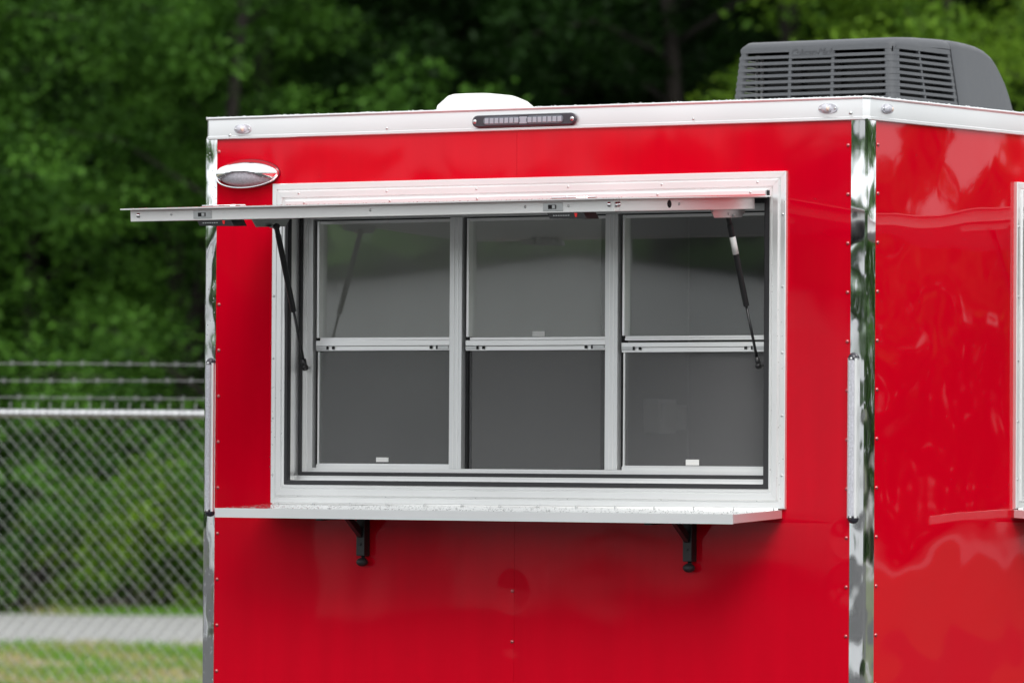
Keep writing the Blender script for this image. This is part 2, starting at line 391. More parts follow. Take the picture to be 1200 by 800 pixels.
def stadium(x0, x1, z0, z1, n=8):
    r = (z1-z0)/2; zc = (z0+z1)/2; p = []
    for k in range(n+1): a = -math.pi/2+math.pi*k/n; p.append((x1-r+r*math.cos(a), zc+r*math.sin(a)))
    for k in range(n+1): a = math.pi/2+math.pi*k/n; p.append((x0+r+r*math.cos(a), zc+r*math.sin(a)))
    return p
bl = part('brake_light', MB().prism(stadium(1.100, 1.505, 2.6755, 2.7155), 'y', -.020, -.0055), LDARK, TR, bevel=.004, label='slim black brake light bar with clear LED lenses')
for a in (1.152, 1.321):
    l = part('lens', MB().prism(stadium(a-.006, a+.140, 2.682, 2.709), 'y', -.0225, -.019), BLENS, bl, bevel=.0015)
    for k in range(7):
        part('led', MB().box(a+.002+k*.0194, a+.0175+k*.0194, -.0250, -.0220, 2.6865, 2.7045), LEDC, l, bevel=.0015)
for x in (1.112, 1.494):
    part('mount_screw', MB().ell((x, -.020, 2.6955), .008, .005, .008, 10, 6), STL, bl, smooth=True)
part('emblem_strip', MB().box(1.288, 1.318, -.0215, -.0195, 2.684, 2.707), LEDC, bl, bevel=.001)

def led_strip(xc, z0, z1, y):
    w = .017
    b = MB().prism([(xc-w, y), (xc-w, y-.010), (xc-w+.004, y-.014), (xc+w-.004, y-.014), (xc+w, y-.010), (xc+w, y)], 'z', z0+.012, z1-.012)
    o = part('light_strip', b, ALU, TR, label='vertical clear LED light strip on the corner trim')
    part('lens', MB().prism([(xc-.0095, y-.013), (xc-.0095, y-.0185), (xc-.006, y-.021), (xc+.006, y-.021), (xc+.0095, y-.0185), (xc+.0095, y-.013)], 'z', z0+.018, z1-.018), CLEAR, o)
    for zc, s in ((z0+.014, -1), (z1-.014, 1)):
        e = MB().ell((xc, y-.002, zc), w+.001, .017, .020, 12, 8, keep=lambda x, yy, z, s=s: yy < .001)
        c_ = part('end_cap', e, LDARK, o, smooth=True)
        part('cap_screw', MB().ell((xc, y-.017, zc), .0055, .005, .0055, 8, 6), STL, c_, smooth=True)
    return o
led_strip(.0285, 1.391, 1.918, -.0032); led_strip(2.549, 1.396, 1.924, -.0032)

# porch light
pc = (.1800, -.004, 2.545); RX, RY, RZ = .130, .056, .0465
cut = lambda x: -.030+.034*max(0, 1-(x/.120)**2)
g = MB(); g.prism([(pc[0]+(RX+.001)*math.cos(a*math.pi/24), pc[2]+(RZ+.0015)*math.sin(a*math.pi/24)) for a in range(48)], 'y', -.007, -.0005)
pl = part('porch_light', g, LDARK, TR, bevel=.003, label='oval chrome porch light beside the serving window')
hood = MB().ell(pc, RX, RY, RZ, 72, 40, keep=lambda x, y, z: y < 0 and z > cut(x))
ho = part('hood', hood, CHR, pl, smooth=True); md = ho.modifiers.new('thick', 'SOLIDIFY'); md.thickness = .002
le = MB().ell((pc[0], pc[1], pc[2]-.002), RX*.93, RY*.88, RZ*.95, 56, 32, keep=lambda x, y, z: y < 0 and z < cut(x)+.014)
part('lens', le, CLEAR, pl, smooth=True)
lo = []
for k in range(25):
    a = math.pi+math.pi*k/24; lo.append((pc[0]+RX*.97*math.cos(a), -.010-.030*math.sin(math.pi*k/24), pc[2]-.006+RZ*.93*math.sin(a)))
part('lower_rim', MB().tube(lo, .0032, 6), CHR, pl, smooth=True)

# ---- serving window (built on the rear wall, copied to the side wall)
WIN = []
def wpart(*a, **k): o = part(*a, **k); WIN.append(o); return o
prof = [(0, 0), (0, .011), (.0025, .0135), (.018, .0135), (.0195, .0095), (.0215, .0095), (.0235, .0155), (.026, .0195), (.044, .0195), (.0465, .0135), (.0485, .0135), (.0505, .0185), (.056, .0185), (.059, .0150), (.059, -.004), (.03, -.004)]
def rail(side):
    x0, x1, z0, z1 = F0; wz = 1.07; m = MB(); k = len(prof)
    for w, o in prof:
        wh, wv = w, w*wz
        g_ = .0008
        m.v += {'bottom': [(x0+wh+g_, -o, z0+wv), (x1-wh-g_, -o, z0+wv)], 'top': [(x0+wh+g_, -o, z1-wv), (x1-wh-g_, -o, z1-wv)],
                'left': [(x0+wh, -o, z0+wv), (x0+wh, -o, z1-wv)], 'right': [(x1-wh, -o, z0+wv), (x1-wh, -o, z1-wv)]}[side]
    for q in range(k): m.f.append((2*q, 2*q+1, 2*((q+1) % k)+1, 2*((q+1) % k)))
    m.f.append(tuple(range(0, 2*k, 2))); m.f.append(tuple(range(1, 2*k, 2)))
    return m
wf = wpart('window_frame', MB().ring((.338, 2.252, 1.489, 2.46), (.353, 2.239, 1.5125, 2.44), .006, .062), MILL, TR, label='silver aluminium frame of the serving window')
for sd_ in ('top', 'bottom', 'left', 'right'): autosmooth(part('frame_rail', rail(sd_), ALU, wf), 12)
part('inner_sill', MB().ring((.352, 2.240, 1.512, 2.441), (.3535, 2.2385, 1.527, 2.43), .026, .0615), ALU, wf)
part('outer_gasket', MB().ring((.3435, 2.2485, 1.496, 2.4535), (.3565, 2.2235, 1.5115, 2.442), -.017, .0055), RUB, wf, bevel=.003)
part('inner_gasket', MB().ring((.3537, 2.2383, 1.5275, 2.4295), (.3665, 2.2255, 1.540, 2.41), .050, .066), BRU, wf, bevel=.003)
unit_inner = (.404, 2.186, 1.5535, 2.387)
part('sash_surround', MB().ring((.3655, 2.2265, 1.539, 2.411), (.385, 2.205, 1.5465, 2.40), .056, .112), ALU, wf, bevel=.001)
part('sash_surround', MB().ring((.3852, 2.2048, 1.5467, 2.3998), unit_inner, .060, .112), ALU, wf, bevel=.001)
for k in range(6):
    screw(wf, .40+k*.36, -.0135, 1.4615, SCRS); screw(wf, .40+k*.36, -.0195, 2.4735, SCRS)
for z in (1.53, 1.72, 1.92, 2.13, 2.36):
    screw(wf, .296, -.0135, z, SCRS); screw(wf, 2.2915, -.0135, z+.01, SCRS)
for (a, b) in ((.963, 1.012), (1.576, 1.624)):
    mu = wpart('mullion', MB().box(a, b, .058, .112, 1.5537, 2.3868), WALU, TR, bevel=.0015)
    part('mullion_rib', MB().box(a+.016, a+.019, .0565, .0582, 1.5545, 2.386), ALU, mu)
    part('mullion_rib', MB().box(b-.017, b-.013, .0565, .0582, 1.5545, 2.386), ALU, mu)

def window_unit(x0, x1, style):
    zb, zt = 1.5537, 2.3868
    o = wpart('sash_window', MB().box(x0, x0+.010, .082, .108, zb, zt).box(x1-.006, x1, .086, .108, zb, zt).box(x0, x1, .086, .108, zt-.004, zt), GAP, TR,
        label={'L': 'left sash window with closed lower pane', 'C': 'middle sash window with its lower pane raised', 'R': 'right sash window with closed lower pane'}[style])
    xa, xb = x0+.0105, x1-.0065
    up = part('upper_stile', MB().box(xa, xa+.009, .070, .104, 1.99, zt-.004), ALU, o, bevel=.0008)
    part('upper_stile', MB().box(xb-.003, xb, .072, .104, 1.99, zt-.004), ALU, o, bevel=.0008)
    part('top_rail', MB().box(xa+.0092, xb-.0032, .074, .104, zt-.014, zt-.0045), ALU, o, bevel=.001)
    if style != 'C':
        part('lower_stile', MB().box(xa, xa+.0065, .078, .100, zb, 1.943), ALU, o, bevel=.0008)
        part('bottom_rail', MB().box(x0+.011, x1-.002, .070, .104, zb-.0005, zb+.0105).box(x0+.0115, x1-.003, .074, .104, zb+.0105, zb+.0145), ALU, o, bevel=.001)
        part('lower_pane', MB().box(xa+.004, xb, .086, .089, zb+.012, 1.946), GLASS, o)
    scr = part('insect_screen', MB().box(xa+.006, xb, .0832, .0840, zb+.002, 1.95), SCREEN, o)
    # meeting rail
    if style == 'R':
        part('meeting_rail', MB().box(xa, xb+.004, .066, .094, 1.952, 1.9675).box(xa, xb+.004, .068, .094, 1.9355, 1.9510), ALU, o, bevel=.0012)
        part('glazing_bead', MB().box(xa+.009, xb+.004, .072, .098, 1.974, 1.9815).box(xa+.009, xb+.004, .075, .098, 1.9815, 1.989), ALU, o, bevel=.001)
        zl = 1.948
    else:
        dz = -.002 if style == 'C' else 0
        part('meeting_rail', MB().box(xa, xb+.003, .066, .096, 1.962+dz, 1.9805+dz).box(xa, xb+.003, .068, .096, 1.946+dz, 1.9605+dz), ALU, o, bevel=.0012)
        part('glazing_bead', MB().box(xa+.012, xb, .074, .096, 1.9808+dz, 1.990+dz), ALU, o, bevel=.001)
        zl = 1.956+dz
    for xx, s in ((xa, 1), (xb, -1)):
        la = part('sash_latch', MB().box(*sorted((xx+s*.001, xx+s*.045)), .064, .0675, zl-.006, zl+.005), STL, o, bevel=.001)
        part('latch_slot', MB().box(*sorted((xx+s*.045, xx+s*.051)), .063, .067, zl-.006, zl+.006), GAP, la)
        part('latch_pin', MB().box(*sorted((xx+s*.068, xx+s*.076)), .063, .067, zl-.005, zl+.005), GAP, la)
    part('upper_pane', MB().box(xa+.006, xb, .092, .095, 1.985, zt-.01), GLASS, o)
    if style == 'L': tg = (.654, .704, 1.5745, 1.5895, .0815)
    elif style == 'R': tg = (1.874, 1.924, 1.5705, 1.589, .0815)
    else: tg = (1.272, 1.320, 1.9905, 2.007, .0905)
    part('paper_tag', MB().box(tg[0], tg[1], tg[4]-.0005, tg[4]+.001, tg[2], tg[3]), TAG, o)
    return o
window_unit(.404, .963, 'L'); window_unit(1.012, 1.576, 'C'); window_unit(1.624, 2.186, 'R')

# awning door
A = math.atan((2.4266-2.386)/.862); HY, HZ = -.0215, 2.4268
DM = Matrix.Translation((0, HY, HZ)) @ Matrix.Rotation(A, 4, 'X')   # local: -y outward, z up from the door's top plane
def dpart(name, mb, mat, parent, **k):
    mb.v = [tuple(DM @ Vector(v)) for v in mb.v]; return part(name, mb, mat, parent, **k)
DL = .866; X0, X1 = .352, 2.212
door = dpart('awning_door', MB().box(X0+.031, X1-.031, -DL+.031, -.002, -.034, -.0045), WALU, TR, label='hinged serving door propped open like an awning'); WIN.append(door)
dpart('door_skin', MB().box(.3362, 2.250, -DL-.026, -.004, .0003, .0033), RED, door)
dpart('skin_edge', MB().box(.336, 2.2502, -DL-.029, -DL-.0262, -.0005, .0040).box(.333, .336, -DL-.029, -.004, -.0005, .0040).box(2.2502, 2.253, -DL-.029, -.004, -.0005, .0040), ALU, door)
fe = dpart('door_edge', MB().box(X0, X1, -DL, -DL+.030, -.0385, 0), MILL, door, bevel=.0015)
dpart('door_edge', MB().box(X0, X0+.030, -DL+.0305, -.004, -.0385, 0), MILL, door, bevel=.0015)
dpart('door_edge', MB().box(X1-.030, X1, -DL+.0305, -.034, -.0385, 0), MILL, door, bevel=.0015)
def dscrew(x, y, h, me, rz=0):
    o = link('screw', me, door); o.location = DM @ Vector((x, y, h)); o.rotation_euler = (A, 0, rz)
BOLT = MB().ell((0, 0, 0), .0085, .007, .0085, 12, 8).mesh('bolt', CHR, True)
for x in (.385,): dscrew(x, -DL, -.019, BOLT)
dscrew(2.194, -DL, -.017, BOLT); dscrew(X1+.001, -DL+.010, -.018, BOLT, math.pi/2); dscrew(X1+.001, -DL+.024, -.017, BOLT, math.pi/2)
for x in (.518, .675, 1.30, 1.885, 2.045): dscrew(x, -DL-.0003, -.018, SCRS)
dscrew(X1+.0003, -.49, -.019, SCRS, math.pi/2)
dpart('drain_hole', MB().prism([(-.547+.012*math.cos(k*math.pi/10), -.018+.0125*math.sin(k*math.pi/10)) for k in range(20)], 'x', X1-.002, X1+.0006), GAP, door)
for xl in (.640, 1.985):
    la = dpart('slam_latch', MB().box(xl-.033, xl+.040, -DL-.0020, -DL+.001, -.0335, -.0075), STL, door, bevel=.001)
    la_s = dpart('latch_slot', MB().box(xl-.014, xl+.016, -DL-.0026, -DL-.0018, -.0270, -.0140), GAP, la)
    dpart('latch_bolt', MB().prism([(-.0275, -DL-.0035), (-.0275, -DL-.0024), (-.0135, -DL-.0024), (-.0135, -DL-.0090)][::1], 'x', xl+.004, xl+.013) if False else MB().box(xl+.003, xl+.014, -DL-.0060, -DL-.0027, -.0255, -.0155), STL, la)
    dpart('handle_dish', MB().prism([(xl+.040+.080*math.cos(k*math.pi/12), -DL+.062+.055*math.sin(k*math.pi/12)) for k in range(24)], 'z', .0034, .0095), CHR, la, bevel=.002)
    pd = dpart('latch_cover', MB().prism([(xl-.022, -.0390), (xl+.112, -.0390), (xl+.124, -.0600), (xl-.012, -.0565)], 'y', -DL+.002, -DL+.075), BLK, la, bevel=.001)
    dpart('lock_dot', MB().prism([(xl+.080, -.0410), (xl+.091, -.0410), (xl+.088, -.0530), (xl+.083, -.0530)], 'y', -DL+.0008, -DL+.0018), REDP, la)
    for k in range(7):
        dpart('cover_mark', MB().box(xl+.002+k*.009, xl+.007+k*.009, -DL+.0010, -DL+.0018, -.0490, -.0460), STL, la)
for xb0, s in ((X0+.034, 1), (X1-.034, -1)):
    xs_ = sorted((xb0, xb0+s*.003))
    br = dpart('strut_bracket', MB().prism([(-.250, -.036), (-.225, -.064), (-.060, -.064), (-.030, -.036)], 'x', xs_[0]-.0, xs_[1]), STL, door)
    for yy, zz in ((-.235, -.043), (-.045, -.043), (-.142, -.052)):
        o = link('screw', SCRS, br); o.location = DM @ Vector((xb0-.0005 if s > 0 else xb0+.0005, yy, zz)); o.rotation_euler = (0, 0, R_(90))
# hinge
hg = wpart('door_hinge', MB().prism([(-.0195, 2.452), (-.0275, 2.451), (-.0300, 2.447), (-.0300, 2.434), (-.0275, 2.4305), (-.0195, 2.4305)], 'x', .352, 2.236), ALU, TR, bevel=.001)
part('hinge_barrel', MB().cyl((.356, -.0245, 2.4275), (2.238, -.0245, 2.4275), .0045, 10), ALU, hg, smooth=True)
for k in range(6): screw(hg, .43+k*.35, -.0300, 2.441, SCRS)
# gas struts
def strut(p0, p1, s):
    p0, p1 = Vector(p0), Vector(p1); d = (p1-p0); u = d.normalized(); Lg = d.length
    o = wpart('gas_strut', MB().cyl(p0+u*.03, p0+u*(Lg*.60), .0098, 14), BLK, TR, smooth=True); autosmooth(o, 50)
    part('rod', MB().cyl(p0+u*(Lg*.595), p1-u*.012, .0045, 10), BLK, o, smooth=True)
    part('end_fitting', MB().cyl(p0-u*.008, p0+u*.035, .0085, 12).ell(p0, .012, .012, .012, 12, 8), BLK, o, smooth=True)
    part('end_fitting', MB().cyl(p1-u*.03, p1+u*.006, .0085, 12).ell(p1, .0115, .0115, .0115, 12, 8), BLK, o, smooth=True)
    part('ball_stud', MB().cyl(p0, p0-Vector((s*.026, 0, 0)), .005, 8).cyl(p1, p1+Vector((0, .026, 0)), .005, 8), STL, o, smooth=True)
    return o
st = strut((.405, -.152, 2.357), (.392, .036, 1.890), 1)
st2 = strut((2.160, -.132, 2.364), (2.174, .036, 1.890), -1)
a_, b_ = Vector((2.160, -.132, 2.364)), Vector((2.174, .036, 1.890)); u_ = (b_-a_).normalized()
part('sticker', MB().cyl(a_+u_*.070, a_+u_*.128, .0101, 14), TAG, st2, smooth=True)

# shelf
sh = wpart('serving_shelf', MB().prism([(-.0005, 1.4315), (-.0005, 1.4035), (-.304, 1.389), (-.3065, 1.391), (-.3065, 1.4155), (-.304, 1.4172)], 'x', .276, 2.291), pm('wet_shelf_aluminium', (.80, .80, .79), rough=.16, metal=1, nscale=6, namt=.08), TR, bevel=.001, label='narrow aluminium serving shelf below the window')
part('front_edge', MB().prism([(-.3066, 1.3875), (-.3095, 1.3875), (-.3095, 1.4185), (-.3066, 1.4185)], 'x', .2745, 2.2925), WALU, sh)
for xe in (.2745, 2.2912): part('end_cap', MB().prism([(-.012, 1.4300), (-.012, 1.4045), (-.3064, 1.3895), (-.3064, 1.4165)], 'x', xe, xe+.0013), WALU, sh)
part('back_hinge', MB().cyl((.30, -.016, 1.4325), (2.28, -.016, 1.4325), .0035, 8), MILL, sh, smooth=True)
for k in range(14): screw(sh, .32+k*.15, -.0215, 1.4335, SCRS)
for xb in (.672, 1.952):
    hw = .0165
    sb = wpart('shelf_bracket', MB().box(xb-hw, xb+hw, -.034, -.0006, 1.262, 1.405), BLK, TR, bevel=.002, label='black folding bracket holding up the shelf')
    part('brace', MB().prism([(-.034, 1.322), (-.034, 1.350), (-.098, 1.3985), (-.135, 1.3985)], 'x', xb-.009, xb+.009), BLK, sb, bevel=.001)
    part('top_arm', MB().box(xb-.014, xb+.014, -.26, -.0345, 1.383, 1.3875) if False else MB().prism([(-.27, 1.3885), (-.27, 1.3805), (-.0345, 1.390), (-.0345, 1.3998)], 'x', xb-.014, xb+.014), BLK, sb)
    part('neck', MB().cyl((xb, -.017, 1.240), (xb, -.017, 1.2635), .007, 10), BLK, sb, smooth=True)
    part('bumper_foot', MB().ell((xb, -.022, 1.2415), .020, .020, .0145, 16, 10), RUB, sb, smooth=True)
    for z in (1.30, 1.345): screw(sb, xb+.002, -.034, z, SCRB)
SIDE_LABEL = {'window_frame': 'silver frame of the side serving window', 'awning_door': 'open serving door of the side window', 'serving_shelf': 'serving shelf below the side window',
              'sash_window': 'sash window of the side serving window', 'shelf_bracket': 'black bracket under the side shelf'}
for o in WIN:
    c_ = copy_part(o, SIDE); k = o.name.split('.')[0]
    if 'label' in c_:
        if k in SIDE_LABEL: c_['label'] = SIDE_LABEL[k]
        else: del c_['label']

# ---- roof vent
v0 = Vector((.93, .30, 0)); m = MB()
rings = [(2.7402, .125, .125), (2.752, .123, .123), (2.768, .120, .120), (2.786, .100, .112), (2.800, .080, .098), (2.8055, .066, .088), (2.807, .03, .05)]
for z, a, b in rings:
    for k in range(32):
        t = 2*math.pi*k/32; cx = math.copysign(abs(math.cos(t))**.45, math.cos(t)); sx = math.copysign(abs(math.sin(t))**.45, math.sin(t))
        m.v.append((v0.x+a*1.13*cx+(.010 if z < 2.79 else -.0), v0.y+b*1.13*sx, z))
for i in range(len(rings)-1):
    for k in range(32): m.f.append((i*32+k, i*32+(k+1) % 32, (i+1)*32+(k+1) % 32, (i+1)*32+k))
m.f.append(tuple(range((len(rings)-1)*32, len(rings)*32)))
rv = part('roof_vent', m, WHT, TR, label='low white roof vent cover'); autosmooth(rv, 40)

# ---- roof air conditioner
ZR = ZT+.001; AX0, AX1, AY0 = .942, 1.632, 1.865
def acx(z): t = (z-2.74)/.33; return AX0+.034*t-.004, AX1-.020*t+.004
def top_z(y): return float(np.interp(y, [1.86, 1.92, 2.05, 2.26, 2.40, 2.48, 2.53, 2.575, 2.62, 2.665, 2.70, 2.722, 2.735], [3.060, 3.076, 3.086, 3.092, 3.089, 3.082, 3.072, 3.055, 3.022, 2.972, 2.915, 2.860, 2.76]))
def section(y, inset=0, zt=None):
    zt = zt or top_z(y); r = .034; pts = []
    x0, x1 = acx(2.74); xa, xb = acx(zt); pts.append((x0+inset, y, ZR)); 
    for k in range(7): a = math.pi-math.pi/2*k/6; pts.append((xa+inset+r+r*math.cos(a), y, zt-r*.8+r*.8*math.sin(a)-inset))
    for k in range(7): a = math.pi/2-math.pi/2*k/6; pts.append((xb-inset-r+r*math.cos(a), y, zt-r*.8+r*.8*math.sin(a)-inset))
    pts.append((x1-inset, y, ZR)); return pts
m = MB(); ys = [2.275, 2.30, 2.36, 2.42, 2.48, 2.53, 2.575, 2.61, 2.64, 2.665, 2.69, 2.708, 2.722, 2.732]
for y in ys: m.v += section(y+ (0), 0 if y > 2.29 else .004)
# lean the seam end: lower points sit further back
n_ = 16
m.v = [(x, y+ (3.09-z)*.20*max(0, 1-(y-2.275)/.35), z) for x, y, z in m.v]
for i in range(len(ys)-1):
    for k in range(n_-1): m.f.append((i*n_+k, i*n_+k+1, (i+1)*n_+k+1, (i+1)*n_+k))
m.f.append(tuple(range(n_))); m.f.append(tuple(range((len(ys)-1)*n_, len(ys)*n_)))
ac = part('air_conditioner', m, ABS, TR, label='dark grey louvred air conditioner on the roof'); autosmooth(ac, 40)
# front hood: top cap over the louvres
m = MB(); cys = [(1.872, 3.062, 3.044), (1.880, 3.070, 3.045), (1.91, 3.078, 3.047), (2.05, 3.086, 3.052), (2.20, 3.090, 3.056), (2.262, 3.091, 3.056), (2.270, 3.086, 3.056)]
for y, zt, zl in cys:
    s = section(y, {1.872: .008, 1.88: .003}.get(y, 0), zt); s[0] = (s[1][0]-.001, y, zl); s[-1] = (s[-2][0]+.001, y, zl); m.v += s
for i in range(len(cys)-1):
    for k in range(n_-1): m.f.append((i*n_+k, i*n_+k+1, (i+1)*n_+k+1, (i+1)*n_+k))
m.f.append(tuple(range(n_))); m.f.append(tuple(range((len(cys)-1)*n_, len(cys)*n_)))
autosmooth(part('top_hood', m, ABS, ac), 50)
part('condenser_core', MB().box(1.03, 1.565, 1.925, 2.24, ZR, 3.043), FIN, ac)
part('coil_pipe', MB().cyl((1.052, 1.905, ZR), (1.052, 1.905, 3.02), .007, 8).cyl((1.030, 1.905, ZR), (1.030, 1.905, 3.02), .005, 8), MILL, ac, smooth=True)
for k in range(3): part('inner_baffle', MB().box(1.07+.165*k, 1.21+.165*k, 1.915, 1.924, ZR, 3.01), pm('baffle%d' % k, (.05, .05, .052), rough=.6), ac)
def upath(z, off=0.):
    x0, x1 = acx(z); x0 -= off; x1 += off; yf = AY0+(3.06-z)*-.055-off; r = .036; p = [(x0, 2.262+(3.06-z)*.20, z)]
    p.append((x0, yf+r+.10, z))
    for k in range(6): a = math.pi+math.pi/2*k/5; p.append((x0+r+r*math.cos(a), yf+r+r*math.sin(a), z))
    for k in range(6): a = -math.pi/2+math.pi/2*k/5; p.append((x1-r+r*math.cos(a), yf+r+r*math.sin(a), z))
    p.append((x1, yf+r+.10, z)); p.append((x1, 2.262+(3.06-z)*.20, z)); return p
def sweep_u(z0, z1, t, off=0.):
    m = MB(); a = upath(z0, off); b = upath(z1, off); ai = upath(z0, off-t); bi = upath(z1, off-t); n = len(a)
    for q in (a, b, bi, ai): m.v += q
    for i in range(n-1):
        for k in range(4): m.f.append((k*n+i, k*n+i+1, ((k+1) % 4)*n+i+1, ((k+1) % 4)*n+i))
    m.f.append((0, n, 2*n, 3*n)); m.f.append((n-1, 2*n-1, 3*n-1, 4*n-1)); return m
z = 2.748
while z < 3.046:
    autosmooth(part('louvre_slat', sweep_u(z, z+.0105, .022), ABS, ac), 50); z += .0222
part('louvre_base', sweep_u(ZR, ZR+.004, .03), ABS, ac)
autosmooth(part('louvre_top', sweep_u(3.0440, 3.0535, .03, -.0005), ABS, ac), 50)
def post(name, frac0, frac1, off, t):      # a solid stretch of the louvred wall between two path indices
    zs_ = (2.741, 3.047); m = MB()
    rows = []
    for zz in zs_:
        p = upath(zz, off); q = upath(zz, off-t); rows += [p[frac0:frac1+1], q[frac0:frac1+1]]
    n = frac1-frac0+1
    for r_ in rows: m.v += r_
    for i in range(n-1):
        m.f += [(i, i+1, 2*n+i+1, 2*n+i), (n+i, n+i+1, 3*n+i+1, 3*n+i)]
    m.f += [(0, n, 3*n, 2*n), (n-1, 2*n-1, 4*n-1, 3*n-1)]
    return autosmooth(part(name, m, ABS, ac), 50)
post('corner_post', 2, 7, -.0015, .010); post('corner_post', 8, 13, -.0015, .010)
def rib_front(x, w=.012):
    m = MB(); ya = upath(2.741)[7][1]; yb = upath(3.036)[7][1]
    m.add([(x-w/2, ya+.002, 2.741), (x+w/2, ya+.002, 2.741), (x+w/2, ya+.016, 2.741), (x-w/2, ya+.016, 2.741), (x-w/2, yb+.002, 3.036), (x+w/2, yb+.002, 3.036), (x+w/2, yb+.016, 3.036), (x-w/2, yb+.016, 3.036)],
          [(0, 1, 2, 3), (4, 5, 6, 7), (0, 1, 5, 4), (1, 2, 6, 5), (2, 3, 7, 6), (3, 0, 4, 7)]); part('louvre_rib', m, ABS, ac)
rib_front(1.193); rib_front(1.368)
for xl, s in ((1, -1), (0, 1)):
    for yy in (2.045, 2.262):
        m = MB(); w = .010 if yy < 2.2 else .016
        for zz in (2.741, 3.036):
            xx = acx(zz)[xl]+s*.002; y_ = yy+(3.06-zz)*.20*(1 if yy > 2.2 else .9)
            m.v += [(xx, y_-w, zz), (xx, y_, zz), (xx+s*.014, y_, zz), (xx+s*.014, y_-w, zz)]
        m.f = [(0, 1, 2, 3), (4, 5, 6, 7), (0, 1, 5, 4), (1, 2, 6, 5), (2, 3, 7, 6), (3, 0, 4, 7)]
        part('louvre_rib', m, ABS, ac)
yb = upath(3.036)[7][1]
npl = part('nameplate', MB().add([(1.190, yb+.008, 3.012), (1.372, yb+.008, 3.012), (1.372, yb-.0025, 3.012), (1.190, yb-.0025, 3.012), (1.190, yb+.010, 3.052), (1.372, yb+.010, 3.052), (1.372, yb-.0005, 3.052), (1.190, yb-.0005, 3.052)],
    [(0, 1, 2, 3), (4, 5, 6, 7), (0, 1, 5, 4), (1, 2, 6, 5), (2, 3, 7, 6), (3, 0, 4, 7)]), ABS, ac, bevel=.0015)
tc = bpy.data.curves.new('script', 'FONT'); tc.body = 'Coleman-Mach'; tc.size = .034; tc.shear = .45; tc.extrude = .0008; tc.align_x = 'CENTER'; tc.align_y = 'CENTER'; tc.space_character = .82
to = bpy.data.objects.new('script', tc); COL.objects.link(to)
dg = bpy.context.evaluated_depsgraph_get(); tme = bpy.data.meshes.new_from_object(to.evaluated_get(dg)); bpy.data.objects.remove(to)
tme.transform(Matrix.Translation((1.281, yb-.0022, 3.032)) @ Matrix.Rotation(R_(90), 4, 'X')); tme.materials.clear(); tme.materials.append(pm('embossed_script', (.050, .052, .058), rough=.4))
link('lettering', tme, npl)

# wheels
for x in (.14, W-.14):
    for y in (2.15, 2.95):
        s = 1 if x > 1 else -1
        wh = part('wheel', MB().cyl((x-.1, y, .34), (x+.1, y, .34), .34, 40), TYRE, TR, bevel=.03)
        part('rim', MB().cyl((x+s*.085, y, .34), (x+s*.108, y, .34), .2, 32), WHT, wh, bevel=.01)

# water beads: roof edge, shelf, door edge, trims, panels
def beads(parent, pts, name='water_beads'):
    t = MB().ell((0, 0, 0), 1, 1, 1, 6, 4); bv = np.array(t.v); vs = []; fs = []
    for p, r, fl in pts:
        b = len(vs); sc = np.array(fl)*r; vs += [tuple(q) for q in bv*sc+np.array(p)]; fs += [tuple(b+i for i in f) for f in t.f]
    me = bpy.data.meshes.new(name); me.from_pydata(vs, [], fs); me.materials.append(WATER)
    me.polygons.foreach_set('use_smooth', [True]*len(me.polygons)); o = link(name, me, parent); o['kind'] = 'stuff'; return o
U = random.uniform
pts = [((U(0, W), U(-.011, .02), ZT+.0006), U(.001, .0034), (1.2, 1.2, .8)) for _ in range(230)]
pts += [((W+U(-.02, .011), U(0, 2.0), ZT+.0006), U(.001, .0036), (1.2, 1.2, .8)) for _ in range(230)]
beads(fas, pts)
pts = []
for _ in range(520):
    x, t = U(.28, 2.288), U(.01, .30); pts.append(((x, -t, 1.4315-(t/.304)*.0143+.0002), U(.001, .0032), (1.3, 1.3, .55)))
beads(sh, pts)
beads(door, [(tuple(DM @ Vector((U(.337, 2.25), -DL-U(-.05, .026), .0036))), U(.001, .003), (1.3, 1.3, .7)) for _ in range(220)])
beads(cl, [((U(.002, .045), -.0032, random.choice((U(1.95, 2.65), U(1.95, 2.65), U(.8, 1.9)))), U(.0008, .0022), (1, .5, 1.1)) for _ in range(150)])
for pn, x0, x1 in ((pL, .06, 1.26), (pR, 1.28, 2.52)):
    q = []
    for _ in range(240):
        x, z = U(x0, x1), U(.85, 2.65)
        if HOLE[0]-.06 < x < HOLE[1]+.06 and HOLE[2]-.06 < z < HOLE[3]+.05: continue
        q.append(((x, 0, z), U(.0006, .0018), (1, .5, 1.2)))
    beads(pn, q)
beads(pS, [((U(-.6, .27), 0, U(.85, 2.6)), U(.0006, .0016), (1, .5, 1.2)) for _ in range(260)])
beads(wf, [((2.302-U(.0, .05), -.0195, U(1.45, 2.49)), U(.0008, .002), (1, .5, 1.2)) for _ in range(60)] + [((.286+U(.0, .05), -.0195, U(1.45, 2.3)), U(.0008, .002), (1, .5, 1.2)) for _ in range(40)])

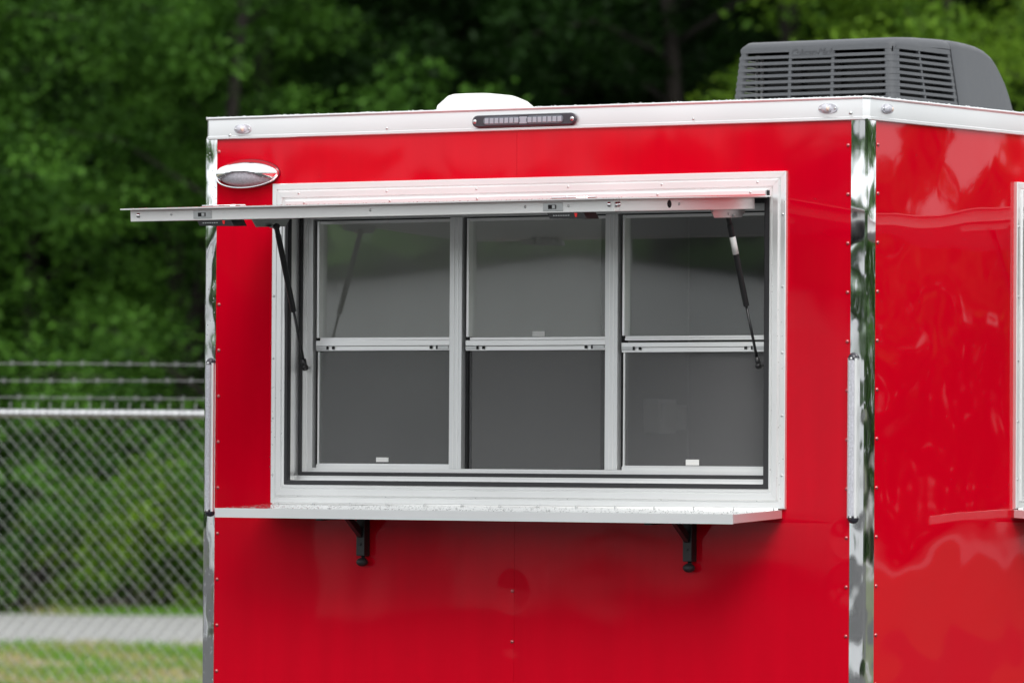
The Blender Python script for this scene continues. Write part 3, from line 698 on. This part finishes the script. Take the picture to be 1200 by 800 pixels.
# ------------------------------------------------------------------ chain link fence
FD = 32.0
fo = wp(-4.6, FD); fe_ = empty('chain_link_fence', fo, YAW); tag(fe_, 'galvanised chain link fence topped with three strands of barbed wire', 'fence')
FX0, FX1, FZ = -9.0, 13.0, 1.811
def fpart(name, mb, mat, **k):
    o = link(name, mb.mesh(name, mat, True), fe_); o.location = (0, 0, 0); return o
fpart('top_rail', MB().cyl((FX0, 0, FZ), (FX1, 0, FZ), .021, 12), GALV)
fpart('rail_sleeve', MB().cyl((.80, 0, FZ), (.84, 0, FZ), .0245, 12), GALV)
pitch, rise = .072, .084
vs = []; fs = []
def seg(a, b, r):
    base = len(vs); a = Vector(a); b = Vector(b); t = (b-a).normalized(); u = t.cross(Vector((0, 1, 0))).normalized(); w = t.cross(u)
    for p in (a, b):
        for k in range(3):
            q = p+(u*math.cos(k*2.0944)+w*math.sin(k*2.0944))*r; vs.append(tuple(q))
    for k in range(3): fs.append((base+k, base+(k+1) % 3, base+3+(k+1) % 3, base+3+k))
nx = int((FX1-FX0)/pitch*2)
for i in range(nx):
    x = FX0+i*pitch/2; odd = i % 2
    if x > 6: break
    z = FZ+.030; a = (x+pitch/2*odd, -.024, z); k = 0
    while z > .03:
        z2 = z-rise/2; b = (x+(pitch/2 if k % 2 == odd else 0), -.024+(.003 if k % 2 else -.003), z2)
        seg(a, b, .0019); a = b; z = z2; k += 1
    if not odd: seg((x, -.024, FZ+.028), (x+.004, -.024, FZ+.062), .0052)
me = bpy.data.meshes.new('chain_link_mesh'); me.from_pydata(vs, [], fs); me.materials.append(WIRE)
o = link('chain_link_mesh', me, fe_); o['kind'] = 'stuff'
for px_ in (-8.6, -5.55, -2.5, .55, 3.6, 6.65, 9.7, 12.75):
    fpart('post', MB().cyl((px_, .045, 0), (px_, .045, FZ+.04), .03, 12), GALV)
    fpart('barb_arm', MB().box(px_-.015, px_+.015, .02, .06, FZ, FZ+.06).add([], []).tube([(px_, .045, FZ+.03), (px_, -.22, FZ+.30)], .012, 8), GALV)
for k, h in enumerate((.087, .178, .264)):
    m = MB(); y = .02-h*.85
    xs_ = np.arange(FX0, FX1, .4); base = [(float(x), y, FZ+h+.004*math.sin(x*1.7+k*2)) for x in xs_]
    m.tube(base, .0023, 5)
    x = FX0+.05*k
    while x < 6:
        zc = FZ+h+.004*math.sin(x*1.7+k*2)
        for s in (-1, 1): m.tube([(x-.010*s, y-.006, zc-.018), (x+.010*s, y+.006, zc+.018)], .0016, 4)
        m.tube([(x-.014, y, zc), (x+.014, y, zc)], .0036, 5)
        x += .127
    fpart('barbed_strand', m, WIRE)

# ------------------------------------------------------------------ unseen pale shed, added behind the camera for its reflection in panes and paint
SHED = pm('white_metal_siding', (.82, .83, .82), rough=.5, bscale=12, bump=.6, bdist=.01, stretch=(1, 1, .02))
sc_ = Vector((-25.7, -41.8, 0)); se = empty('reflector_shed', sc_, math.atan2(.826, .563)+math.pi/2)
tag(se, 'white metal shed added behind the camera as a pale reflection in the panes', 'shed')
def spart(name, mb, mat):
    o = link(name, mb.mesh(name, mat), se); o.location = (0, 0, 0); return o
spart('wall', MB().prism([(-3.0, 0), (3.0, 0), (3.0, 3.6), (0, 3.95), (-3.0, 3.6)], 'y', 0, 6), SHED)
spart('roof', MB().add([(-3.25, -.2, 3.61), (0, -.2, 3.985), (0, 6.2, 3.985), (-3.25, 6.2, 3.61)], [(0, 1, 2, 3)]).add([(3.25, -.2, 3.61), (0, -.2, 3.985), (0, 6.2, 3.985), (3.25, 6.2, 3.61)], [(3, 2, 1, 0)]), GALV)
spart('door', MB().box(1.2, 2.2, -.04, -.001, .02, 2.1), LINED)
spart('roller_door', MB().box(-2.8, .2, -.03, -.001, .02, 2.7), WHT)

def reflector_trailer(x, y, label):  # unseen trailer, added so the polished corner trim mirrors something pale
    e = empty('reflector_trailer', (x, y, 0), math.atan2(.826, .563)+math.pi/2); tag(e, label, 'trailer')
    def q(name, mb, mat, bevel=0, par=e):
        o = link(name, mb.mesh(name, mat), par); o.location = (0, 0, 0)
        if bevel: b = o.modifiers.new('bevel', 'BEVEL'); b.width = bevel; b.segments = 2
        return o
    q('body', MB().box(-2.3, 2.3, 0, 2.1, .5, 2.68), WHB, .03); q('roof_cap', MB().box(-2.33, 2.33, -.03, 2.13, 2.681, 2.76), ALU, .02)
    d = q('side_door', MB().box(.9, 1.7, -.02, -.001, .7, 2.4), WHB, .01); q('handle', MB().box(1.0, 1.12, -.05, -.021, 1.5, 1.56), STL, 0, d)
    q('fender', MB().box(-1.0, .7, -.18, -.001, .72, .80), ALU, .02)
    for xx in (-.65, .25):
        w = q('wheel', MB().cyl((xx, -.16, .34), (xx, .05, .34), .34, 28), TYRE, .03); q('rim', MB().cyl((xx, -.175, .34), (xx, -.16, .34), .2, 20), WHT, 0, w)
    q('tongue', MB().box(2.3, 3.3, 1.0, 1.1, .42, .5), BLK); return e
reflector_trailer(-19.3, -38.4, 'white enclosed cargo trailer added behind the camera to brighten the corner trim')

# ------------------------------------------------------------------ grass verge
def blades(name, n, s0, s1, d0, d1, h0, h1, label):
    s = RNG.uniform(s0, s1, n); d = RNG.uniform(d0, d1, n); h = RNG.uniform(h0, h1, n)
    # tufts thin out in patches
    keep = (np.sin(s*2.1+d*.7)+np.sin(s*.9-d*1.7+1)+RNG.normal(0, .8, n)) > -.7
    s, d, h = s[keep], d[keep], h[keep]; n = len(s)
    bx = CAM.x+FH.x*d+RH.x*s; by = CAM.y+FH.y*d+RH.y*s; a = RNG.uniform(0, 6.28, n); w = .010
    lean = RNG.normal(0, .03, (n, 2))
    V = np.empty((n, 3, 3)); V[:, 0] = np.stack([bx-w*np.cos(a), by-w*np.sin(a), np.full(n, 0.)], 1); V[:, 1] = np.stack([bx+w*np.cos(a), by+w*np.sin(a), np.full(n, 0.)], 1)
    V[:, 2] = np.stack([bx+lean[:, 0], by+lean[:, 1], h], 1)
    me = bpy.data.meshes.new(name); me.vertices.add(3*n); me.vertices.foreach_set('co', V.ravel()); me.loops.add(3*n); me.loops.foreach_set('vertex_index', np.arange(3*n))
    me.polygons.add(n); me.polygons.foreach_set('loop_start', np.arange(0, 3*n, 3)); me.polygons.foreach_set('loop_total', np.full(n, 3))
    patch = np.clip((np.sin(s*3.1+2+1.3*np.sin(d*1.1))*np.sin(d*.9+1.7*np.sin(s*1.9))+.5*np.sin(s*7.3+d*3.3)+RNG.normal(0, .35, n))*.5+.13, 0, 1)
    me.update(); at = me.attributes.new('tint', 'FLOAT', 'FACE'); at.data.foreach_set('value', patch.astype(np.float32)); me.materials.append(GRASSM)
    o = link(name, me); tag(o, label, 'grass', kind='stuff'); return o
blades('grass_verge', 90000, -9, 2, 34, 48.5, .03, .10, 'patchy green and tan grass verge behind the fence')
blades('roadside_grass', 9000, -9, 2, 57.5, 58.6, .04, .12, 'thin grass along the far edge of the pale road')

# ------------------------------------------------------------------ trees
def leaf_mesh(name, centers, per, spread, size, mat, seed, tints=None, droop=.15):
    r = np.random.default_rng(seed); k = len(centers); n = k*per
    c0 = np.repeat(np.asarray(centers), per, 0); sp = np.repeat(np.asarray(spread).reshape(-1, 1) if np.ndim(spread) else np.full((k, 1), spread), per, 0)
    off = r.normal(0, 1, (n, 3)); off /= np.linalg.norm(off, axis=1, keepdims=True); off *= r.uniform(.25, 1, (n, 1))**.6
    off[:, 2] *= .6; c = c0+off*sp; c[:, 2] -= droop*np.linalg.norm(off[:, :2], axis=1)*sp[:, 0]
    nrm = off*.5+r.normal(0, .5, (n, 3))+np.array([0, 0, .75]); nrm /= np.linalg.norm(nrm, axis=1, keepdims=True)
    t = np.cross(nrm, r.normal(0, 1, (n, 3))); t /= np.linalg.norm(t, axis=1, keepdims=True); b = np.cross(nrm, t)
    s = size*r.uniform(.6, 1.3, (n, 1))
    V = np.stack([c-t*s*.55, c+b*s*.28+t*s*.05-nrm*s*.06, c+t*s*.6-nrm*s*.1, c-b*s*.28+t*s*.05-nrm*s*.06], 1)
    me = bpy.data.meshes.new(name); me.vertices.add(4*n); me.vertices.foreach_set('co', V.ravel()); me.loops.add(4*n); me.loops.foreach_set('vertex_index', np.arange(4*n))
    me.polygons.add(n); me.polygons.foreach_set('loop_start', np.arange(0, 4*n, 4)); me.polygons.foreach_set('loop_total', np.full(n, 4)); me.update()
    ti = r.uniform(0, 1, k) if tints is None else tints
    v = np.clip(np.repeat(ti, per)*.7+r.uniform(0, .3, n), 0, 1)
    at = me.attributes.new('tint', 'FLOAT', 'FACE'); at.data.foreach_set('value', v.astype(np.float32)); me.materials.append(mat); return me
def tree_variant(seed, h, zc0, rad, mat, clumps, per=120, size=.085, spread=.62):
    r = np.random.default_rng(seed); rs = random.Random(seed)
    tr = MB(); path = [(0, 0, -.1)]; x = y = 0
    for i in range(1, 9):
        x += rs.gauss(0, .10); y += rs.gauss(0, .10); path.append((x, y, h*.92*i/8))
    r0 = .04+h*.0065; tr.tube(path, [r0*(1-.88*i/8)+.01 for i in range(9)], 8)
    cs = []
    nb = 16
    for i in range(nb):
        f = (i+rs.random())/nb; z0 = zc0*.75+(h*.9-zc0*.75)*f; a = i*2.4+rs.random(); 
        ln = rad*(1.0-.55*f**1.5)*rs.uniform(.75, 1.1)
        k = min(8, int(z0/(h*.92)*8)); p0 = Vector(path[k])*1.0; p0.z = z0
        tip = p0+Vector((math.cos(a)*ln, math.sin(a)*ln, ln*rs.uniform(.0, .45)))
        mid = p0.lerp(tip, .5)+Vector((0, 0, .12*ln)); rb = r0*.35*(1-.5*f)
        tr.tube([p0, mid, tip], [rb, rb*.6, .012], 5)
        m_ = clumps//nb
        for q in range(m_):
            t = rs.uniform(.3, 1.08); b = p0.lerp(mid, t*2) if t < .5 else mid.lerp(tip, t*2-1)
            cs.append((b.x+rs.gauss(0, .30), b.y+rs.gauss(0, .30), b.z+rs.gauss(.05, .32)))
    crown = leaf_mesh('crown', cs, per, r.uniform(.5, 1.2, len(cs))*spread, size, mat, seed+5)
    return tr.mesh('trunk', BARK, True), crown
VAR = {
 'edge0': tree_variant(3, 9.5, 1.0, 2.5, LEAF, 260), 'edge1': tree_variant(14, 11, 1.2, 2.9, LEAF, 280), 'edge2': tree_variant(25, 8.5, .8, 2.3, LEAF, 250),
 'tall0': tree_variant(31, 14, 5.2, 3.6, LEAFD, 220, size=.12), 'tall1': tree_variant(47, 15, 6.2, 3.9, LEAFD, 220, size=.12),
 'bright0': tree_variant(58, 11, 4.6, 3.4, LEAFB, 240, size=.095), 'high0': tree_variant(64, 15, 8.6, 3.8, LEAFB, 240, size=.095), 'bush0': None}
def tree(var, s, d, label, cat='tree', group=None, sc=1., rz=None, name='broadleaf_tree'):
    t = empty(name, wp(s, d), rz if rz is not None else random.uniform(0, 6.28)); tag(t, label, cat, group); t.scale = (sc, sc, sc)
    a = link('trunk', VAR[var][0], t); b = link('crown', VAR[var][1], t); a.location = b.location = (0, 0, 0); return t
random.seed(21)
# leafy edge trees at the left of the frame
EDGE = [('edge0', -6.1, 63.5, 1.0, 'leafy green tree at the left edge of the photo, front row of the forest'), ('edge1', -3.1, 65.2, 1.0, 'leafy green tree just left of the trailer corner, above the fence'),
        ('edge2', -7.9, 63.0, 1.05, 'leafy green tree just outside the left edge of the photo'), ('edge1', -10.8, 64.5, 1., 'leafy green tree farthest left in the front row'), ('edge2', -3.7, 68.5, 1.05, 'leafy green tree rising behind the left end of the trailer roof')]
for v, s, d, sc, lb in EDGE: tree(v, s, d, lb, group='front row trees at the left', sc=sc)
# tall trees forming the forest, with shade put into their leaf colour
k = 0
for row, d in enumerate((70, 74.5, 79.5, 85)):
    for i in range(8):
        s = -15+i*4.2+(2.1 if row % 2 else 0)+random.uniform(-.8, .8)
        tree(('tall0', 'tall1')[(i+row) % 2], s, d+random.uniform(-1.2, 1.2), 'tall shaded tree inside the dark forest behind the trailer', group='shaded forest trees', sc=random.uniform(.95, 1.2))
# bright branches hanging in at the upper right
tree('bright0', 5.45, 57.5, 'bright green tree whose branches hang in above the air conditioner', sc=1.0, rz=.6)
tree('bright0', 8.6, 60.5, 'bright green tree at the right beyond the roof air conditioner', sc=1.05, rz=2.6)
tree('bright0', 4.9, 63.5, 'bright leafy tree directly behind the roof air conditioner', sc=1.0)
tree('high0', 3.0, 66.5, 'bright green tree with a high crown behind the middle of the trailer roof', sc=1.12, rz=4.2)
# undergrowth along the road
def bush_variant(seed, rad, h, mat):
    r = np.random.default_rng(seed); rs = random.Random(seed); n = 46
    a = r.uniform(0, 6.28, n); q = rad*np.sqrt(r.uniform(0, 1, n)); z = r.uniform(.12, 1, n)*h*(1-.5*(q/rad)**2)
    cs = np.stack([q*np.cos(a), q*np.sin(a), z], 1); m = MB()
    for i in range(9): m.tube([(rs.gauss(0, .1), rs.gauss(0, .1), -.05), tuple(cs[i])], [.02, .006], 5)
    return m.mesh('stems', BARK, True), leaf_mesh('foliage', cs, 90, r.uniform(.2, .42, n), .07, mat, seed+2)
BV = [bush_variant(71, .9, 1.5, LEAFB), bush_variant(82, 1.1, 2.1, LEAF), bush_variant(93, .8, 1.1, LEAFB), bush_variant(99, 1.0, 2.6, LEAF)]
ORD = ['first', 'second', 'third', 'fourth', 'fifth', 'sixth', 'seventh', 'eighth', 'ninth', 'tenth']
for i in range(10):
    s = -7.6+i*.66+random.uniform(-.15, .15); d = 58.7+random.uniform(0, 1.6); v = BV[random.randrange(4)]
    t = empty('roadside_bush', wp(s, d), random.uniform(0, 6.28)); tag(t, ORD[i]+' leafy bush from the left along the far roadside, behind the fence', 'bush', 'roadside bushes'); sc = random.uniform(.75, 1.15); t.scale = (sc, sc, sc)
    a = link('stems', v[0], t); b = link('foliage', v[1], t); a.location = b.location = (0, 0, 0)
# deep woods behind, and the far tree line all round (seen only as reflections)
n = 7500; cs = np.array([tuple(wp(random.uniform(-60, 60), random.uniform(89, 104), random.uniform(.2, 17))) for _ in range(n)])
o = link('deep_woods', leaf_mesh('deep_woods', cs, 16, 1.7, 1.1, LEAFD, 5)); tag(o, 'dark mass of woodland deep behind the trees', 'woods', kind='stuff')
cs = []; sp = []
for _ in range(8200):
    a = random.uniform(0, 6.283); rr = random.uniform(128, 150)
    hmax = 9.2+.8*math.sin(a*9)+.6*math.sin(a*23+1)+.5*math.sin(a*51+2)
    p = (rr*math.cos(a), rr*math.sin(a), random.uniform(.02, 1)**.85*hmax)
    cs.append(p); sp.append(random.uniform(1.2, 2.4))
o = link('far_tree_line', leaf_mesh('far_tree_line', np.array(cs), 14, np.array(sp), 1.9, LEAF, 8)); tag(o, 'distant line of trees round the lot', 'woods', kind='stuff')
